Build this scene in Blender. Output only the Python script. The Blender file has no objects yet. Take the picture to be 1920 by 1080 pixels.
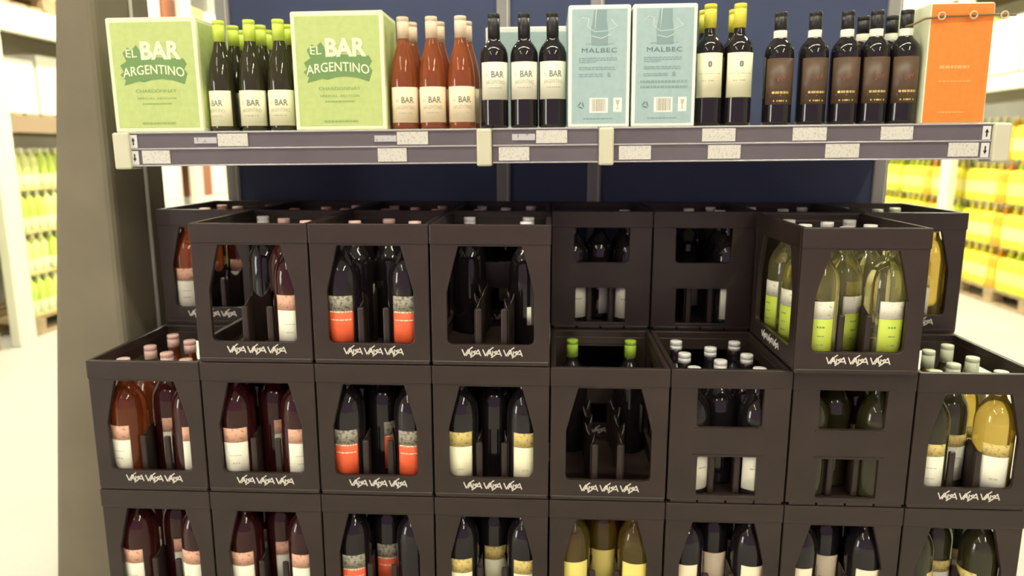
import bpy, bmesh, math, random
from mathutils import Vector, Matrix
random.seed(7)
R = math.radians
scene = bpy.context.scene
C = scene.collection

# ------------------------------------------------------------------ camera
PAL, H, CP, DP = 0.144, 0.3628, 0.305, 0.41        # pallet height, crate height, stack pitch in x and y
T1 = PAL + 3 * H                                    # top of the third tier of crates
FPX, EYE = 1380.6, Vector((1.2113, -1.8066, T1 + 0.1823))
yaw, pit, rol = 0.04936, 0.18731, 0.0004
Fv = Vector((-math.sin(yaw) * math.cos(pit), math.cos(yaw) * math.cos(pit), -math.sin(pit)))
Rv = Vector((math.cos(yaw), math.sin(yaw), 0)); Uv = Rv.cross(Fv)
R2 = Rv * math.cos(rol) + Uv * math.sin(rol); U2 = Uv * math.cos(rol) - Rv * math.sin(rol)
cd = bpy.data.cameras.new('camera'); cam = bpy.data.objects.new('camera', cd); C.objects.link(cam)
cd.sensor_width = 36; cd.lens = FPX / 1920 * 36; cd.clip_start = 0.05; cd.clip_end = 60
M3 = Matrix((R2, U2, -Fv)).transposed()
cam.matrix_world = Matrix.Translation(EYE) @ M3.to_4x4()
cd.dof.use_dof = True; cd.dof.focus_distance = 1.62; cd.dof.aperture_fstop = 2.3
scene.camera = cam

def at(px, py, Y):
    d = Fv + R2 * ((px - 960) / FPX) + U2 * ((540 - py) / FPX)
    return EYE + d * ((Y - EYE.y) / d.y)

# ------------------------------------------------------------------ world, exposure
w = bpy.data.worlds.new('world'); scene.world = w; w.use_nodes = True
bg = w.node_tree.nodes['Background']; bg.inputs[0].default_value = (1.0, 0.68, 0.92, 1); bg.inputs[1].default_value = 0.56
vs = scene.view_settings
vs.view_transform = 'Standard'; vs.look = 'None'; vs.gamma = 1; vs.use_curve_mapping = False; vs.exposure = 0.0
LAMP_FRONT, LAMP_AISLE = 31.0, 75.0
LAMP_TINT = (1.0, 0.98, 0.78)

# ------------------------------------------------------------------ materials
MATS = {}
def mat(name, col, rough=0.5, metal=0, trans=0, ior=1.45, var=0.0, scale=30, bump=0.0, spec=0.5, coat=0.0, emit=None, estr=0):
    if name in MATS: return MATS[name]
    m = bpy.data.materials.new(name); m.use_nodes = True
    nt = m.node_tree; b = nt.nodes['Principled BSDF']
    b.inputs['Base Color'].default_value = (*col, 1); b.inputs['Roughness'].default_value = rough
    b.inputs['Metallic'].default_value = metal; b.inputs['Transmission Weight'].default_value = trans
    b.inputs['IOR'].default_value = ior; b.inputs['Specular IOR Level'].default_value = spec
    b.inputs['Coat Weight'].default_value = coat; b.inputs['Coat Roughness'].default_value = 0.02
    if emit:
        b.inputs['Emission Color'].default_value = (*emit, 1); b.inputs['Emission Strength'].default_value = estr
    if var or bump:
        tc = nt.nodes.new('ShaderNodeTexCoord'); n = nt.nodes.new('ShaderNodeTexNoise')
        n.inputs['Scale'].default_value = scale; n.inputs['Detail'].default_value = 5
        nt.links.new(tc.outputs['Object'], n.inputs['Vector'])
        if var:
            r = nt.nodes.new('ShaderNodeValToRGB')
            r.color_ramp.elements[0].position = 0.3; r.color_ramp.elements[1].position = 0.7
            r.color_ramp.elements[0].color = (*[c * (1 - var) for c in col], 1)
            r.color_ramp.elements[1].color = (*[min(1, c * (1 + var)) for c in col], 1)
            nt.links.new(n.outputs['Fac'], r.inputs['Fac']); nt.links.new(r.outputs['Color'], b.inputs['Base Color'])
        if bump:
            bp = nt.nodes.new('ShaderNodeBump'); bp.inputs['Strength'].default_value = bump; bp.inputs['Distance'].default_value = 0.002
            nt.links.new(n.outputs['Fac'], bp.inputs['Height']); nt.links.new(bp.outputs['Normal'], b.inputs['Normal'])
    MATS[name] = m
    return m

def print_mat(name, base, ink, sx, sz, thr=0.55):
    """paper with fine unreadable print: short dashes in rows"""
    m = bpy.data.materials.new(name); m.use_nodes = True; nt = m.node_tree; b = nt.nodes['Principled BSDF']
    b.inputs['Roughness'].default_value = 0.6
    tc = nt.nodes.new('ShaderNodeTexCoord'); mp = nt.nodes.new('ShaderNodeMapping')
    mp.inputs['Scale'].default_value = (sx, 1, sz)
    n = nt.nodes.new('ShaderNodeTexNoise'); n.inputs['Scale'].default_value = 1; n.inputs['Detail'].default_value = 1
    r = nt.nodes.new('ShaderNodeValToRGB'); r.color_ramp.interpolation = 'LINEAR'
    r.color_ramp.elements[0].position = thr; r.color_ramp.elements[0].color = (*base, 1)
    r.color_ramp.elements[1].position = thr + 0.12; r.color_ramp.elements[1].color = (*ink, 1)
    nt.links.new(tc.outputs['Object'], mp.inputs[0]); nt.links.new(mp.outputs[0], n.inputs['Vector'])
    nt.links.new(n.outputs['Fac'], r.inputs['Fac']); nt.links.new(r.outputs['Color'], b.inputs['Base Color'])
    MATS[name] = m
    return m

crate_m = mat('crate_plastic', (0.0325, 0.0205, 0.0160), 0.38, var=0.18, scale=9, bump=0.12)
logo_m = mat('logo_print', (0.78, 0.74, 0.64), 0.5)
floor_m = mat('floor_concrete', (0.50, 0.485, 0.43), 0.5, var=0.06, scale=1.5)
ceil_m = mat('ceiling_paint', (0.55, 0.54, 0.52), 0.8)
wall_m = mat('wall_paint', (0.66, 0.64, 0.58), 0.8, var=0.04, scale=2)
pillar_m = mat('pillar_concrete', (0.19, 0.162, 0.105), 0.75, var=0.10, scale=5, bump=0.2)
navy_m = mat('navy_panel', (0.046, 0.062, 0.132), 0.55, var=0.06, scale=6)
upr_m = mat('upright_steel', (0.30, 0.29, 0.27), 0.45)
board_m = mat('shelf_steel', (0.62, 0.60, 0.52), 0.4)
rail_m = mat('rail_plastic', (0.135, 0.115, 0.125), 0.28, var=0.08, scale=8)
railedge_m = mat('rail_edge', (0.62, 0.60, 0.58), 0.25, metal=0.6)
bracket_m = mat('bracket_beige', (0.63, 0.60, 0.43), 0.5)
ticket_m = print_mat('price_ticket_print', (0.66, 0.63, 0.55), (0.52, 0.48, 0.43), 200, 160, 0.54)
ticket2_m = print_mat('flag_ticket_print', (0.52, 0.50, 0.50), (0.28, 0.26, 0.27), 150, 90, 0.6)
icon_m = mat('icon_white', (0.72, 0.70, 0.66), 0.5)
ink_m = mat('ink_black', (0.02, 0.02, 0.02), 0.5)
wood_m = mat('pallet_wood', (0.40, 0.29, 0.16), 0.75, var=0.2, scale=14)

# glass
g_dark = mat('glass_dark', (0.012, 0.009, 0.010), 0.03, spec=0.45, coat=0.25)
g_olive = mat('glass_olive', (0.030, 0.027, 0.010), 0.03, spec=0.45, coat=0.25)
g_rose = mat('glass_rose', (0.50, 0.135, 0.042), 0.05, trans=0.6, ior=1.36, spec=0.6, coat=0.25)
g_roseD = mat('glass_amber', (0.25, 0.055, 0.014), 0.06, trans=0.6, ior=1.36, spec=0.6, coat=0.25)
g_roseK = mat('glass_deep_rose', (0.055, 0.010, 0.010), 0.06, trans=0.35, ior=1.36, spec=0.6, coat=0.25)
g_clear = mat('glass_pale_yellow', (0.80, 0.75, 0.36), 0.03, trans=0.92, ior=1.36, spec=0.6, coat=0.25)
g_gold = mat('glass_gold', (0.56, 0.40, 0.08), 0.04, trans=0.88, ior=1.36, spec=0.6, coat=0.25)
# caps and labels
cap_lime = mat('cap_lime', (0.60, 0.74, 0.09), 0.35)
cap_peach = mat('cap_peach', (0.80, 0.62, 0.43), 0.35)
cap_black = mat('cap_black', (0.022, 0.019, 0.018), 0.35)
cap_yellow = mat('cap_yellow', (0.74, 0.66, 0.07), 0.35)
cap_white = mat('cap_white', (0.82, 0.79, 0.76), 0.35)
cap_pink = mat('cap_pink', (0.80, 0.52, 0.46), 0.35)
cap_green = mat('cap_green', (0.36, 0.56, 0.05), 0.35)
cap_pale = mat('cap_pale_green', (0.72, 0.76, 0.55), 0.35)
band_white = mat('neck_band', (0.80, 0.78, 0.62), 0.5)
lab_cream = mat('label_cream', (0.86, 0.83, 0.56), 0.55)
lab_white = mat('label_white', (0.84, 0.82, 0.65), 0.55)
lab_peach = mat('label_peach', (0.88, 0.73, 0.50), 0.55)
lab_red = mat('label_red', (0.80, 0.115, 0.035), 0.5)
lab_lime = mat('label_lime', (0.52, 0.62, 0.07), 0.5)
lab_yellow = mat('label_yellow', (0.80, 0.66, 0.16), 0.5)
lab_brown = mat('label_brown', (0.105, 0.062, 0.035), 0.4, var=0.15, scale=20)
band_grey = print_mat('band_grey_print', (0.36, 0.33, 0.24), (0.14, 0.12, 0.10), 120, 140, 0.5)
band_pink = print_mat('band_pink_print', (0.74, 0.42, 0.28), (0.45, 0.18, 0.11), 120, 140, 0.58)
band_gold = print_mat('band_gold_print', (0.68, 0.53, 0.17), (0.40, 0.29, 0.09), 120, 140, 0.55)
band_pale = print_mat('band_pale_print', (0.80, 0.76, 0.60), (0.48, 0.34, 0.22), 120, 140, 0.62)
ink_olive = mat('ink_olive', (0.20, 0.20, 0.13), 0.6)
ink_faint = mat('ink_faint', (0.50, 0.48, 0.34), 0.6)
gold_m = mat('ink_gold', (0.74, 0.55, 0.18), 0.3, metal=0.4)
rust_m = mat('ink_rust', (0.30, 0.10, 0.05), 0.4)
# cartons
card_cream = mat('card_cream', (0.80, 0.82, 0.55), 0.6)
card_white = mat('card_white', (0.80, 0.83, 0.76), 0.6)
card_green = mat('card_green', (0.50, 0.595, 0.215), 0.6, var=0.05, scale=60)
card_blue = mat('card_blue', (0.37, 0.50, 0.49), 0.6, var=0.05, scale=50)
card_orange = mat('card_orange', (0.88, 0.24, 0.035), 0.55, var=0.06, scale=60)
ink_green = mat('ink_green', (0.17, 0.30, 0.10), 0.6)
ink_green2 = mat('ink_green_text', (0.30, 0.42, 0.14), 0.6)
ink_cream = mat('ink_cream', (0.86, 0.90, 0.60), 0.6)
ink_slate = mat('ink_slate', (0.12, 0.19, 0.20), 0.6)
ink_slate2 = mat('ink_slate_soft', (0.24, 0.35, 0.35), 0.6)
ink_apricot = mat('ink_apricot', (0.90, 0.42, 0.14), 0.6)
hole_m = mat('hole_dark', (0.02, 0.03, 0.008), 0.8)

# ------------------------------------------------------------------ mesh helpers
class MB:
    def __init__(s): s.v = []; s.f = []; s.mi = []; s.sm = []
    def add(s, vs, fs, mi=0, smooth=False):
        o = len(s.v); s.v += [tuple(v) for v in vs]
        for f in fs: s.f.append([i + o for i in f]); s.mi.append(mi); s.sm.append(smooth)
        return s
    def box(s, x0, x1, y0, y1, z0, z1, mi=0):
        return s.add([(x0,y0,z0),(x1,y0,z0),(x1,y1,z0),(x0,y1,z0),(x0,y0,z1),(x1,y0,z1),(x1,y1,z1),(x0,y1,z1)],
                     [(0,3,2,1),(4,5,6,7),(0,1,5,4),(1,2,6,5),(2,3,7,6),(3,0,4,7)], mi)
    def lathe(s, prof, n=20, mi=0, c=(0, 0)):
        vs, fs = [], []
        for r, z in prof:
            for i in range(n):
                a = 2 * math.pi * i / n; vs.append((c[0] + r * math.cos(a), c[1] + r * math.sin(a), z))
        for k in range(len(prof) - 1):
            for i in range(n):
                j = (i + 1) % n; fs.append((k*n+i, k*n+j, (k+1)*n+j, (k+1)*n+i))
        fs.append(tuple(range(n-1, -1, -1))); fs.append(tuple((len(prof)-1)*n+i for i in range(n)))
        return s.add(vs, fs, mi, True)
    def arc(s, r, z0, z1, a, n=14, t=0.0005, mi=0):
        """sheet wrapped on a cylinder, facing -y, half-angle a"""
        vs, fs = [], []
        for i in range(n + 1):
            q = -a + 2 * a * i / n
            for rr in (r, r + t):
                for z in (z0, z1): vs.append((rr * math.sin(q), -rr * math.cos(q), z))
        for i in range(n):
            b = 4 * i; e = b + 4
            fs += [(b+2, e+2, e+3, b+3), (e, b, b+1, e+1), (b+3, e+3, e+1, b+1), (b, e, e+2, b+2)]
        fs += [(0, 2, 3, 1), (4*n, 4*n+1, 4*n+3, 4*n+2)]
        return s.add(vs, fs, mi, True)
    def tube(s, pts, r, n=8, mi=0):
        vs, fs = [], []; P = [Vector(p) for p in pts]
        for i, p in enumerate(P):
            d = (P[min(i+1, len(P)-1)] - P[max(i-1, 0)]).normalized()
            u = d.orthogonal().normalized() if i == 0 else (u - d * u.dot(d)).normalized()
            q = d.cross(u)
            for k in range(n):
                a = 2 * math.pi * k / n; vs.append(p + (u * math.cos(a) + q * math.sin(a)) * r)
        for i in range(len(P) - 1):
            for k in range(n):
                j = (k + 1) % n; fs.append((i*n+k, i*n+j, (i+1)*n+j, (i+1)*n+k))
        fs.append(tuple(range(n-1, -1, -1))); fs.append(tuple((len(P)-1)*n+k for k in range(n)))
        return s.add(vs, fs, mi, True)
    def mesh(s, name, *mats):
        me = bpy.data.meshes.new(name); me.from_pydata(s.v, [], s.f)
        for m in mats: me.materials.append(m)
        me.polygons.foreach_set('material_index', s.mi); me.polygons.foreach_set('use_smooth', s.sm)
        me.update(); return me

def bevel(me, width, seg=2, ang=40):
    bm = bmesh.new(); bm.from_mesh(me)
    ed = [e for e in bm.edges if len(e.link_faces) == 2 and e.calc_face_angle(0) > R(ang)]
    bmesh.ops.bevel(bm, geom=ed, offset=width, segments=seg, affect='EDGES', profile=0.5)
    bm.to_mesh(me); bm.free(); me.update(); return me

def link(name, me, parent=None, loc=(0, 0, 0), rz=0):
    o = bpy.data.objects.new(name, me); C.objects.link(o)
    o.location = loc; o.rotation_euler = (0, 0, rz)
    if parent: o.parent = parent
    return o
def thing(name, label, cat, loc=(0, 0, 0), rz=0, group=None, me=None):
    o = link(name, me, None, loc, rz); o['label'] = label; o['category'] = cat
    if group: o['group'] = group
    return o
def struct(name, me, loc=(0, 0, 0)):
    o = link(name, me, None, loc); o['kind'] = 'structure'; return o
def copy_tree(o, parent=None):
    c = o.copy(); C.objects.link(c); c.parent = parent
    for ch in o.children: copy_tree(ch, c)
    return c

def curve_mesh(name, polys, t, m, bev=0.0):
    """filled flat outline with holes (x,z), thickness t along y, front face at y=0, back at y=t"""
    cu = bpy.data.curves.new(name, 'CURVE'); cu.dimensions = '2D'; cu.fill_mode = 'BOTH'
    for p in polys:
        sp = cu.splines.new('POLY'); sp.points.add(len(p) - 1)
        for i, (x, y) in enumerate(p): sp.points[i].co = (x, y, 0, 1)
        sp.use_cyclic_u = True
    cu.extrude = t / 2 - bev; cu.bevel_depth = bev; cu.bevel_resolution = 1; cu.offset = -bev
    return bake(name, cu, t, m)
def bake(name, cu, t, m):
    o = bpy.data.objects.new(name, cu); C.objects.link(o)
    me = bpy.data.meshes.new_from_object(o)
    bpy.data.objects.remove(o)
    for v in me.vertices:
        x, y, z = v.co; v.co = (x, t / 2 - z, y)
    me.materials.clear(); me.materials.append(m)
    for p in me.polygons: p.use_smooth = False
    me.update(); me.name = name
    return me
def text_mesh(name, s, width, height, t, m, bold=0.0, space=1.0):
    """lettering centred on x, baseline at z=0, fitted to width x cap height"""
    cu = bpy.data.curves.new(name, 'FONT'); cu.body = s; cu.align_x = 'CENTER'; cu.size = 1; cu.extrude = t / 2
    cu.offset = bold; cu.space_character = space; cu.resolution_u = 3
    me = bake(name, cu, t, m)
    xs = [v.co.x for v in me.vertices]; zs = [v.co.z for v in me.vertices]
    sx = width / (max(xs) - min(xs)); sz = height / (max(zs) - min(zs)); cx = (max(xs) + min(xs)) / 2; z0 = min(zs)
    for v in me.vertices: v.co.x = (v.co.x - cx) * sx; v.co.z = (v.co.z - z0) * sz
    return me
def shift(me, dx=0, dy=0, dz=0):
    for v in me.vertices: v.co += Vector((dx, dy, dz))
    return me
def wrap(me, r):
    """bend a flat front-facing mesh round a cylinder of radius r"""
    for v in me.vertices:
        a = v.co.x / r; rr = r - v.co.y; v.co = (rr * math.sin(a), -rr * math.cos(a), v.co.z)
    return me
def arcup(me, k):
    for v in me.vertices: v.co.z -= k * v.co.x * v.co.x
    return me
def rrect(x0, x1, z0, z1, r, n=4):
    p = []
    for cx, cz, a0 in ((x1-r, z1-r, 0), (x0+r, z1-r, 90), (x0+r, z0+r, 180), (x1-r, z0+r, 270)):
        for i in range(n + 1):
            a = R(a0 + 90 * i / n); p.append((cx + r * math.cos(a), cz + r * math.sin(a)))
    return p
def bars(name, rows, m, t=0.0006):
    """rows of tiny unreadable print: (x0,x1,z,height)"""
    mb = MB()
    for x0, x1, z, h in rows:
        x = x0
        while x < x1:
            l = min(random.uniform(0.004, 0.012), x1 - x); mb.box(x, x + l, -t, 0, z, z + h); x += l + 0.002
    return mb.mesh(name, m)

# ------------------------------------------------------------------ room
CEIL = 4.2
struct('floor', MB().box(-5, 8, -7, 10.5, -0.1, 0).mesh('floor', floor_m))
struct('ceiling', MB().box(-5, 8, -7, 10.5, CEIL, CEIL + 0.1).mesh('ceiling', ceil_m))
struct('wall_back', MB().box(-5, 8, 10.5, 10.6, 0, CEIL).mesh('wall_back', wall_m))
struct('wall_left', MB().box(-5.1, -5, -7, 10.5, 0, CEIL).mesh('wall_left', wall_m))
struct('wall_right', MB().box(8, 8.1, -7, 10.5, 0, CEIL).mesh('wall_right', wall_m))

# unseen glowing window, added for highlight streaks on the bottles: frame, mullion, panes
win = struct('added_window_1', None, (-5.0, -3.9, 0))
glow_m = mat('added_glow_pane', (0.8, 0.85, 0.9), 0.1, emit=(1.0, 0.95, 0.90), estr=14.0)
fm = MB().box(0, .06, -.80, -.72, .10, 2.80).box(0, .06, .72, .80, .10, 2.80).box(0, .06, -.72, .72, .10, .18).box(0, .06, -.72, .72, 2.72, 2.80)
link('window_frame', bevel(fm.mesh('window_frame', upr_m), .004), win)
link('mullion', bevel(MB().box(0, .05, -.025, .025, .18, 2.72).mesh('mullion', upr_m), .003), win)
for ya, yb_ in ((-.72, -.025), (.025, .72)): link('glow_pane', MB().box(.005, .02, ya, yb_, .18, 2.72).mesh('glow_pane', glow_m), win)

# concrete pillar beside the shelf
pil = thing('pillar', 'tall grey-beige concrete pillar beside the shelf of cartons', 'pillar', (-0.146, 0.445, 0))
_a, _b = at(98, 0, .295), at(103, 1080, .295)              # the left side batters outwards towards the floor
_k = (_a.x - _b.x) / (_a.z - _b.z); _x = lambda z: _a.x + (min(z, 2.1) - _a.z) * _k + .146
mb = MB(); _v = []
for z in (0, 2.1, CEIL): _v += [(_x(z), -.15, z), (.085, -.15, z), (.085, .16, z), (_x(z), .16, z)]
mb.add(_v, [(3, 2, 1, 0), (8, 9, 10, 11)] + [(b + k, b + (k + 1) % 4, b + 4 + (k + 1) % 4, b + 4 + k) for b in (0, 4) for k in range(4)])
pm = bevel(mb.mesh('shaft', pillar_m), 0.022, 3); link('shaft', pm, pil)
link('cable_conduit', MB().tube([(0.0905, 0.03, 0.02), (0.0905, 0.03, CEIL - 0.02)], 0.006, 8).mesh('conduit', board_m), pil)

# ceiling luminaires: housing, diffuser
def luminaire(x, y, length, along_x, strength, label, group):
    t = thing('ceiling_light', label, 'ceiling light', (x, y, CEIL - 0.11), 0 if along_x else R(90), group)
    L = length / 2
    link('housing', bevel(MB().box(-L - .04, L + .04, -0.15, 0.15, 0.03, 0.11).mesh('housing', board_m), 0.01), t)
    lm = mat('lamp_%g' % strength, (0.9, 0.9, 0.85), 0.5, emit=LAMP_TINT, estr=strength * 1.6)
    link('diffuser', bevel(MB().box(-L, L, -0.075, 0.075, 0.0, 0.031).mesh('diffuser', lm), 0.008), t)
    for q in (-1, 1): link('end_cap', MB().box(q * (L + .012) - .012, q * (L + .012) + .012, -.085, .085, -.004, .031).mesh('end_cap', board_m), t)
    return t
for x in (-0.6, 1.0, 2.6):
    luminaire(x, -1.15, 1.4, True, LAMP_FRONT, 'long ceiling light above the aisle in front of the crates', 'front aisle lights')
for y in (-3.6, -5.6):
    luminaire(-1.3, y, 1.6, False, LAMP_FRONT * .8, 'long ceiling light in the run behind the viewer on the pillar side', 'pillar-side front lights')
    luminaire(3.3, y, 1.6, False, LAMP_FRONT * 1.7, 'long ceiling light in the run behind the viewer on the drinks side', 'drinks-side front lights')
for y in (1.6, 3.4, 5.2, 7.0, 8.8):
    luminaire(-1.45, y, 1.5, False, LAMP_AISLE, 'long ceiling light above the aisle beyond the pillar', 'pillar aisle lights')
    luminaire(3.9, y, 1.5, False, LAMP_AISLE, 'long ceiling light above the aisle of yellow drinks', 'drinks aisle lights')

# ------------------------------------------------------------------ pallets
def pallet_proto():
    t = bpy.data.objects.new('pallet', None); C.objects.link(t)
    top = MB().box(-0.6, 0.6, -0.06, 0.06, 0.122, 0.144).mesh('deck_plank', wood_m)
    for y in (-0.33, -0.165, 0, 0.165, 0.33): link('deck_plank', top, t, (0, y, 0))
    cross = MB().box(-0.07, 0.07, -0.395, 0.395, 0.1, 0.122).mesh('cross_plank', wood_m)
    blk = MB().box(-0.07, 0.07, -0.05, 0.05, 0.022, 0.1).mesh('block', wood_m)
    run = MB().box(-0.6, 0.6, -0.05, 0.05, 0, 0.022).mesh('runner', wood_m)
    for x in (-0.53, 0, 0.53):
        link('cross_plank', cross, t, (x, 0, 0))
        for y in (-0.345, 0, 0.345): link('block', blk, t, (x, y, 0))
    for y in (-0.345, 0, 0.345): link('runner', run, t, (0, y, 0))
    return t
PALLET = pallet_proto(); pallet_used = [False]
def pallet(loc, rz, label, group):
    o = copy_tree(PALLET) if pallet_used[0] else PALLET
    pallet_used[0] = True
    o.location = loc; o.rotation_euler = (0, 0, rz); o['label'] = label; o['category'] = 'pallet'; o['group'] = group
    return o
for i in (0, 1):
    pallet((0.61 + 1.21 * i, 0.41, 0), 0, 'wooden pallet under the stacks of black bottle crates', 'pallets under the crates')

# ------------------------------------------------------------------ crates
CW, CD = 0.300, 0.404
def logo_mesh():
    S = [[(0, 1), (.13, 0), (.33, 1.02)], [(.23, 0), (.40, 1.05), (.56, 1.42)], [(.38, .95), (.46, 0)], [(.28, .38), (.45, .38)],
         [(.53, .78), (.51, .05)], [(.74, .80), (.60, .62), (.72, .36), (.60, .02), (.46, -.30)],
         [(.62, 0), (.88, 1.0), (1.0, 0)], [(.69, .32), (.97, .32)]]
    mb = MB(); Wd, Hh, r = 0.047, 0.0155, 0.0013
    for st in S:
        for a, b in zip(st, st[1:]):
            p = Vector((a[0] * Wd - Wd / 2, a[1] * Hh)); q = Vector((b[0] * Wd - Wd / 2, b[1] * Hh))
            d = (q - p).normalized(); n = Vector((-d.y, d.x)) * r; p = p - d * r * .6; q = q + d * r * .6
            P = [p + n, p - n, q - n, q + n]
            mb.add([(c.x, 0, c.y) for c in P] + [(c.x, -0.0008, c.y) for c in P],
                   [(0, 1, 2, 3), (7, 6, 5, 4), (0, 4, 5, 1), (1, 5, 6, 2), (2, 6, 7, 3), (3, 7, 4, 0)])
    return mb.mesh('logo', logo_m)
LOGO = logo_mesh()
HB = H - 0.002
def win_a(x0, x1, inset, z0=0.054, z1=0.306, zm=0.19):
    p = [(x0 + inset, z1), (x0 + inset * .55, z1 - .05), (x0, zm), (x0, z0 + .012), (x0 + .004, z0 + .004), (x0 + .012, z0),
         (x1 - .012, z0), (x1 - .004, z0 + .004), (x1, z0 + .012), (x1, zm), (x1 - inset * .55, z1 - .05), (x1 - inset, z1)]
    return p
def crate_proto():
    t = bpy.data.objects.new('bottle_crate', None); C.objects.link(t)
    w2 = CW / 2
    fr = curve_mesh('front_panel', [[(-w2, .006), (w2, .006), (w2, HB - .02), (-w2, HB - .02)], win_a(-.110, .110, .030)], 0.013, crate_m, 0.0018)
    link('front_panel', fr, t)
    bk = curve_mesh('back_panel', [[(-w2, .006), (w2, .006), (w2, HB - .02), (-w2, HB - .02)],
                                   [(-.074, .206), (.074, .206), (.082, .212), (.084, .318), (-.084, .318), (-.082, .212)],
                                   rrect(-.076, .076, .020, .127, .004)], 0.013, crate_m, 0.0018)
    o = link('back_panel', bk, t, (0, CD, 0), math.pi)
    # frames round the two small windows of the back panel
    mb = MB()
    for z in (.131, .203): mb.box(-.088, .088, -.002, .004, z - .0025, z + .0025)
    link('window_frame', mb.mesh('window_frame', crate_m), o)
    sd = curve_mesh('side_panel', [[(-CD/2 + .0135, .006), (CD/2 - .0135, .006), (CD/2 - .0135, HB - .02), (-CD/2 + .0135, HB - .02)], win_a(-.150, .150, .035)], 0.013, crate_m, 0.0018)
    sl = link('side_panel', sd, t, (-w2, CD / 2, 0), -math.pi / 2); sr = link('side_panel', sd, t, (w2, CD / 2, 0), math.pi / 2)
    # rim: proud lip round the top
    mb = MB(); e = .0; z0, z1 = HB - .050, HB
    mb.box(-w2 - .0015, w2 + .0015, -.0025, .012, z0, z1); mb.box(-w2 - .0015, w2 + .0015, CD - .012, CD + .001, z0, z1)
    mb.box(-w2 - .0015, -w2 + .012, .012, CD - .012, z0, z1); mb.box(w2 - .012, w2 + .0015, .012, CD - .012, z0, z1)
    link('rim', bevel(mb.mesh('rim', crate_m), .0025, 2), t)
    # base and proud bottom band, scalloped on the back
    mb = MB(); mb.box(-w2 + .010, w2 - .010, .010, CD - .010, .002, .012)
    mb.box(-w2 + .002, w2 - .002, -.0022, .010, .0, .011)
    link('base', bevel(mb.mesh('base', crate_m), .0015, 1), t)
    for i in range(4):
        x = -w2 + .006 + i * .0725
        mb = MB(); mb.box(x, x + .068, CD - .004, CD + .0012, .0, .010)
        link('foot', bevel(mb.mesh('foot', crate_m), .002, 2), t)
    # divider posts and wavy partitions that keep the eight bottles apart
    post = bevel(MB().box(-.0085, .0085, -.006, .006, .012, .143).mesh('divider_post', crate_m), .005, 2)
    for y in (.030, CD - .030):
        for x in (-.033, .033): link('divider_post', post, t, (x, y, 0))
    for sx in (-1, 1):
        mb = MB(); N = 32; vs, fs = [], []
        for i in range(N + 1):
            y = .036 + (CD - .072) * i / N
            x = sx * (.0425 + .011 * math.cos((y - .0705) / .1315 * 2 * math.pi) * -1)
            z = .150 + .012 * math.cos((y - .0705) / .1315 * 4 * math.pi)
            vs += [(x - .001, y, .012), (x + .001, y, .012), (x + .001, y, z), (x - .001, y, z)]
        for i in range(N):
            b = 4 * i
            for k in range(4): fs.append((b + k, b + (k + 1) % 4, b + 4 + (k + 1) % 4, b + 4 + k))
        fs += [(3, 2, 1, 0), (4*N, 4*N+1, 4*N+2, 4*N+3)]
        mb.add(vs, fs); link('partition', mb.mesh('partition', crate_m), t)
    for i in (-1, 0, 1):
        link('logo', LOGO, t, (.004 + i * .053, -.0003, .026))
        link('logo', LOGO, sl, (i * .053, -.0003, .026)); link('logo', LOGO, sr, (i * .053, -.0003, .026))
    return t
CRATE = crate_proto(); crate_used = [False]
ORD = ['first', 'second', 'third', 'fourth', 'fifth', 'sixth', 'seventh', 'eighth']
TIER = {1: 'third crate up', 2: 'second crate up', 3: 'bottom crate'}
SLOT = {'Lf': (-.0845, .0595), 'Lm': (-.0845, .191), 'Lb': (-.0845, .3225), 'Mf': (0, .125), 'Mb': (0, .257),
        'Rf': (.0845, .0595), 'Rm': (.0845, .191), 'Rb': (.0845, .3225)}
def crate(col, row, back=False, turned=False, dx=0, dy=0, rz=0.0):
    """col 1..8 from the pillar, row 1 (top) .. 3 (bottom)"""
    o = copy_tree(CRATE) if crate_used[0] else CRATE
    crate_used[0] = True
    x = (col - .5) * CP + dx; y = (DP if back else 0) + dy; z = PAL + (3 - row) * H
    if turned: o.location = (x, y + CD, z); o.rotation_euler = (0, 0, math.pi + rz)
    else: o.location = (x, y, z); o.rotation_euler = (0, 0, rz)
    st = ('rear ' if back else 'front ') + 'stack'
    o['label'] = 'black plastic bottle crate, %s of the %s %s from the pillar' % (TIER[row], ORD[col - 1], st)
    o['category'] = 'crate'; o['group'] = 'black bottle crates'
    return (x, y, z, rz, '%s, %s %s from pillar' % (TIER[row], ORD[col - 1], st))

# ------------------------------------------------------------------ bottles
MAGNUM = [(.0415, 0), (.0466, .004), (.0475, .012), (.0475, .198), (.0468, .210), (.0446, .223), (.0405, .236), (.0340, .249), (.0262, .260), (.0205, .269), (.0172, .279), (.0162, .292), (.0158, .331)]
BORD = [(.0330, 0), (.0365, .003), (.0372, .010), (.0372, .185), (.0362, .197), (.0325, .209), (.0255, .219), (.0190, .226), (.0155, .235), (.0142, .250), (.0138, .285), (.0148, .287), (.0148, .297)]
BURG = [(.0320, 0), (.0356, .003), (.0365, .010), (.0365, .125), (.0358, .142), (.0335, .163), (.0295, .186), (.0240, .205), (.0188, .222), (.0158, .238), (.0145, .250), (.0145, .297)]
def capmesh(m, r, z0, z1, ridge=True):
    p = [(r, z0), (r, z1 - .014), (r * .955, z1 - .0135), (r * .955, z1 - .012), (r, z1 - .0115), (r, z1 - .0015), (r * .93, z1)]
    return MB().lathe(p, 18).mesh('cap', m)
GL = {}
def glass(prof, key, m):
    if (key, m.name) not in GL: GL[(key, m.name)] = MB().lathe(prof, 26).mesh('glass', m)
    return GL[(key, m.name)]

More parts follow.
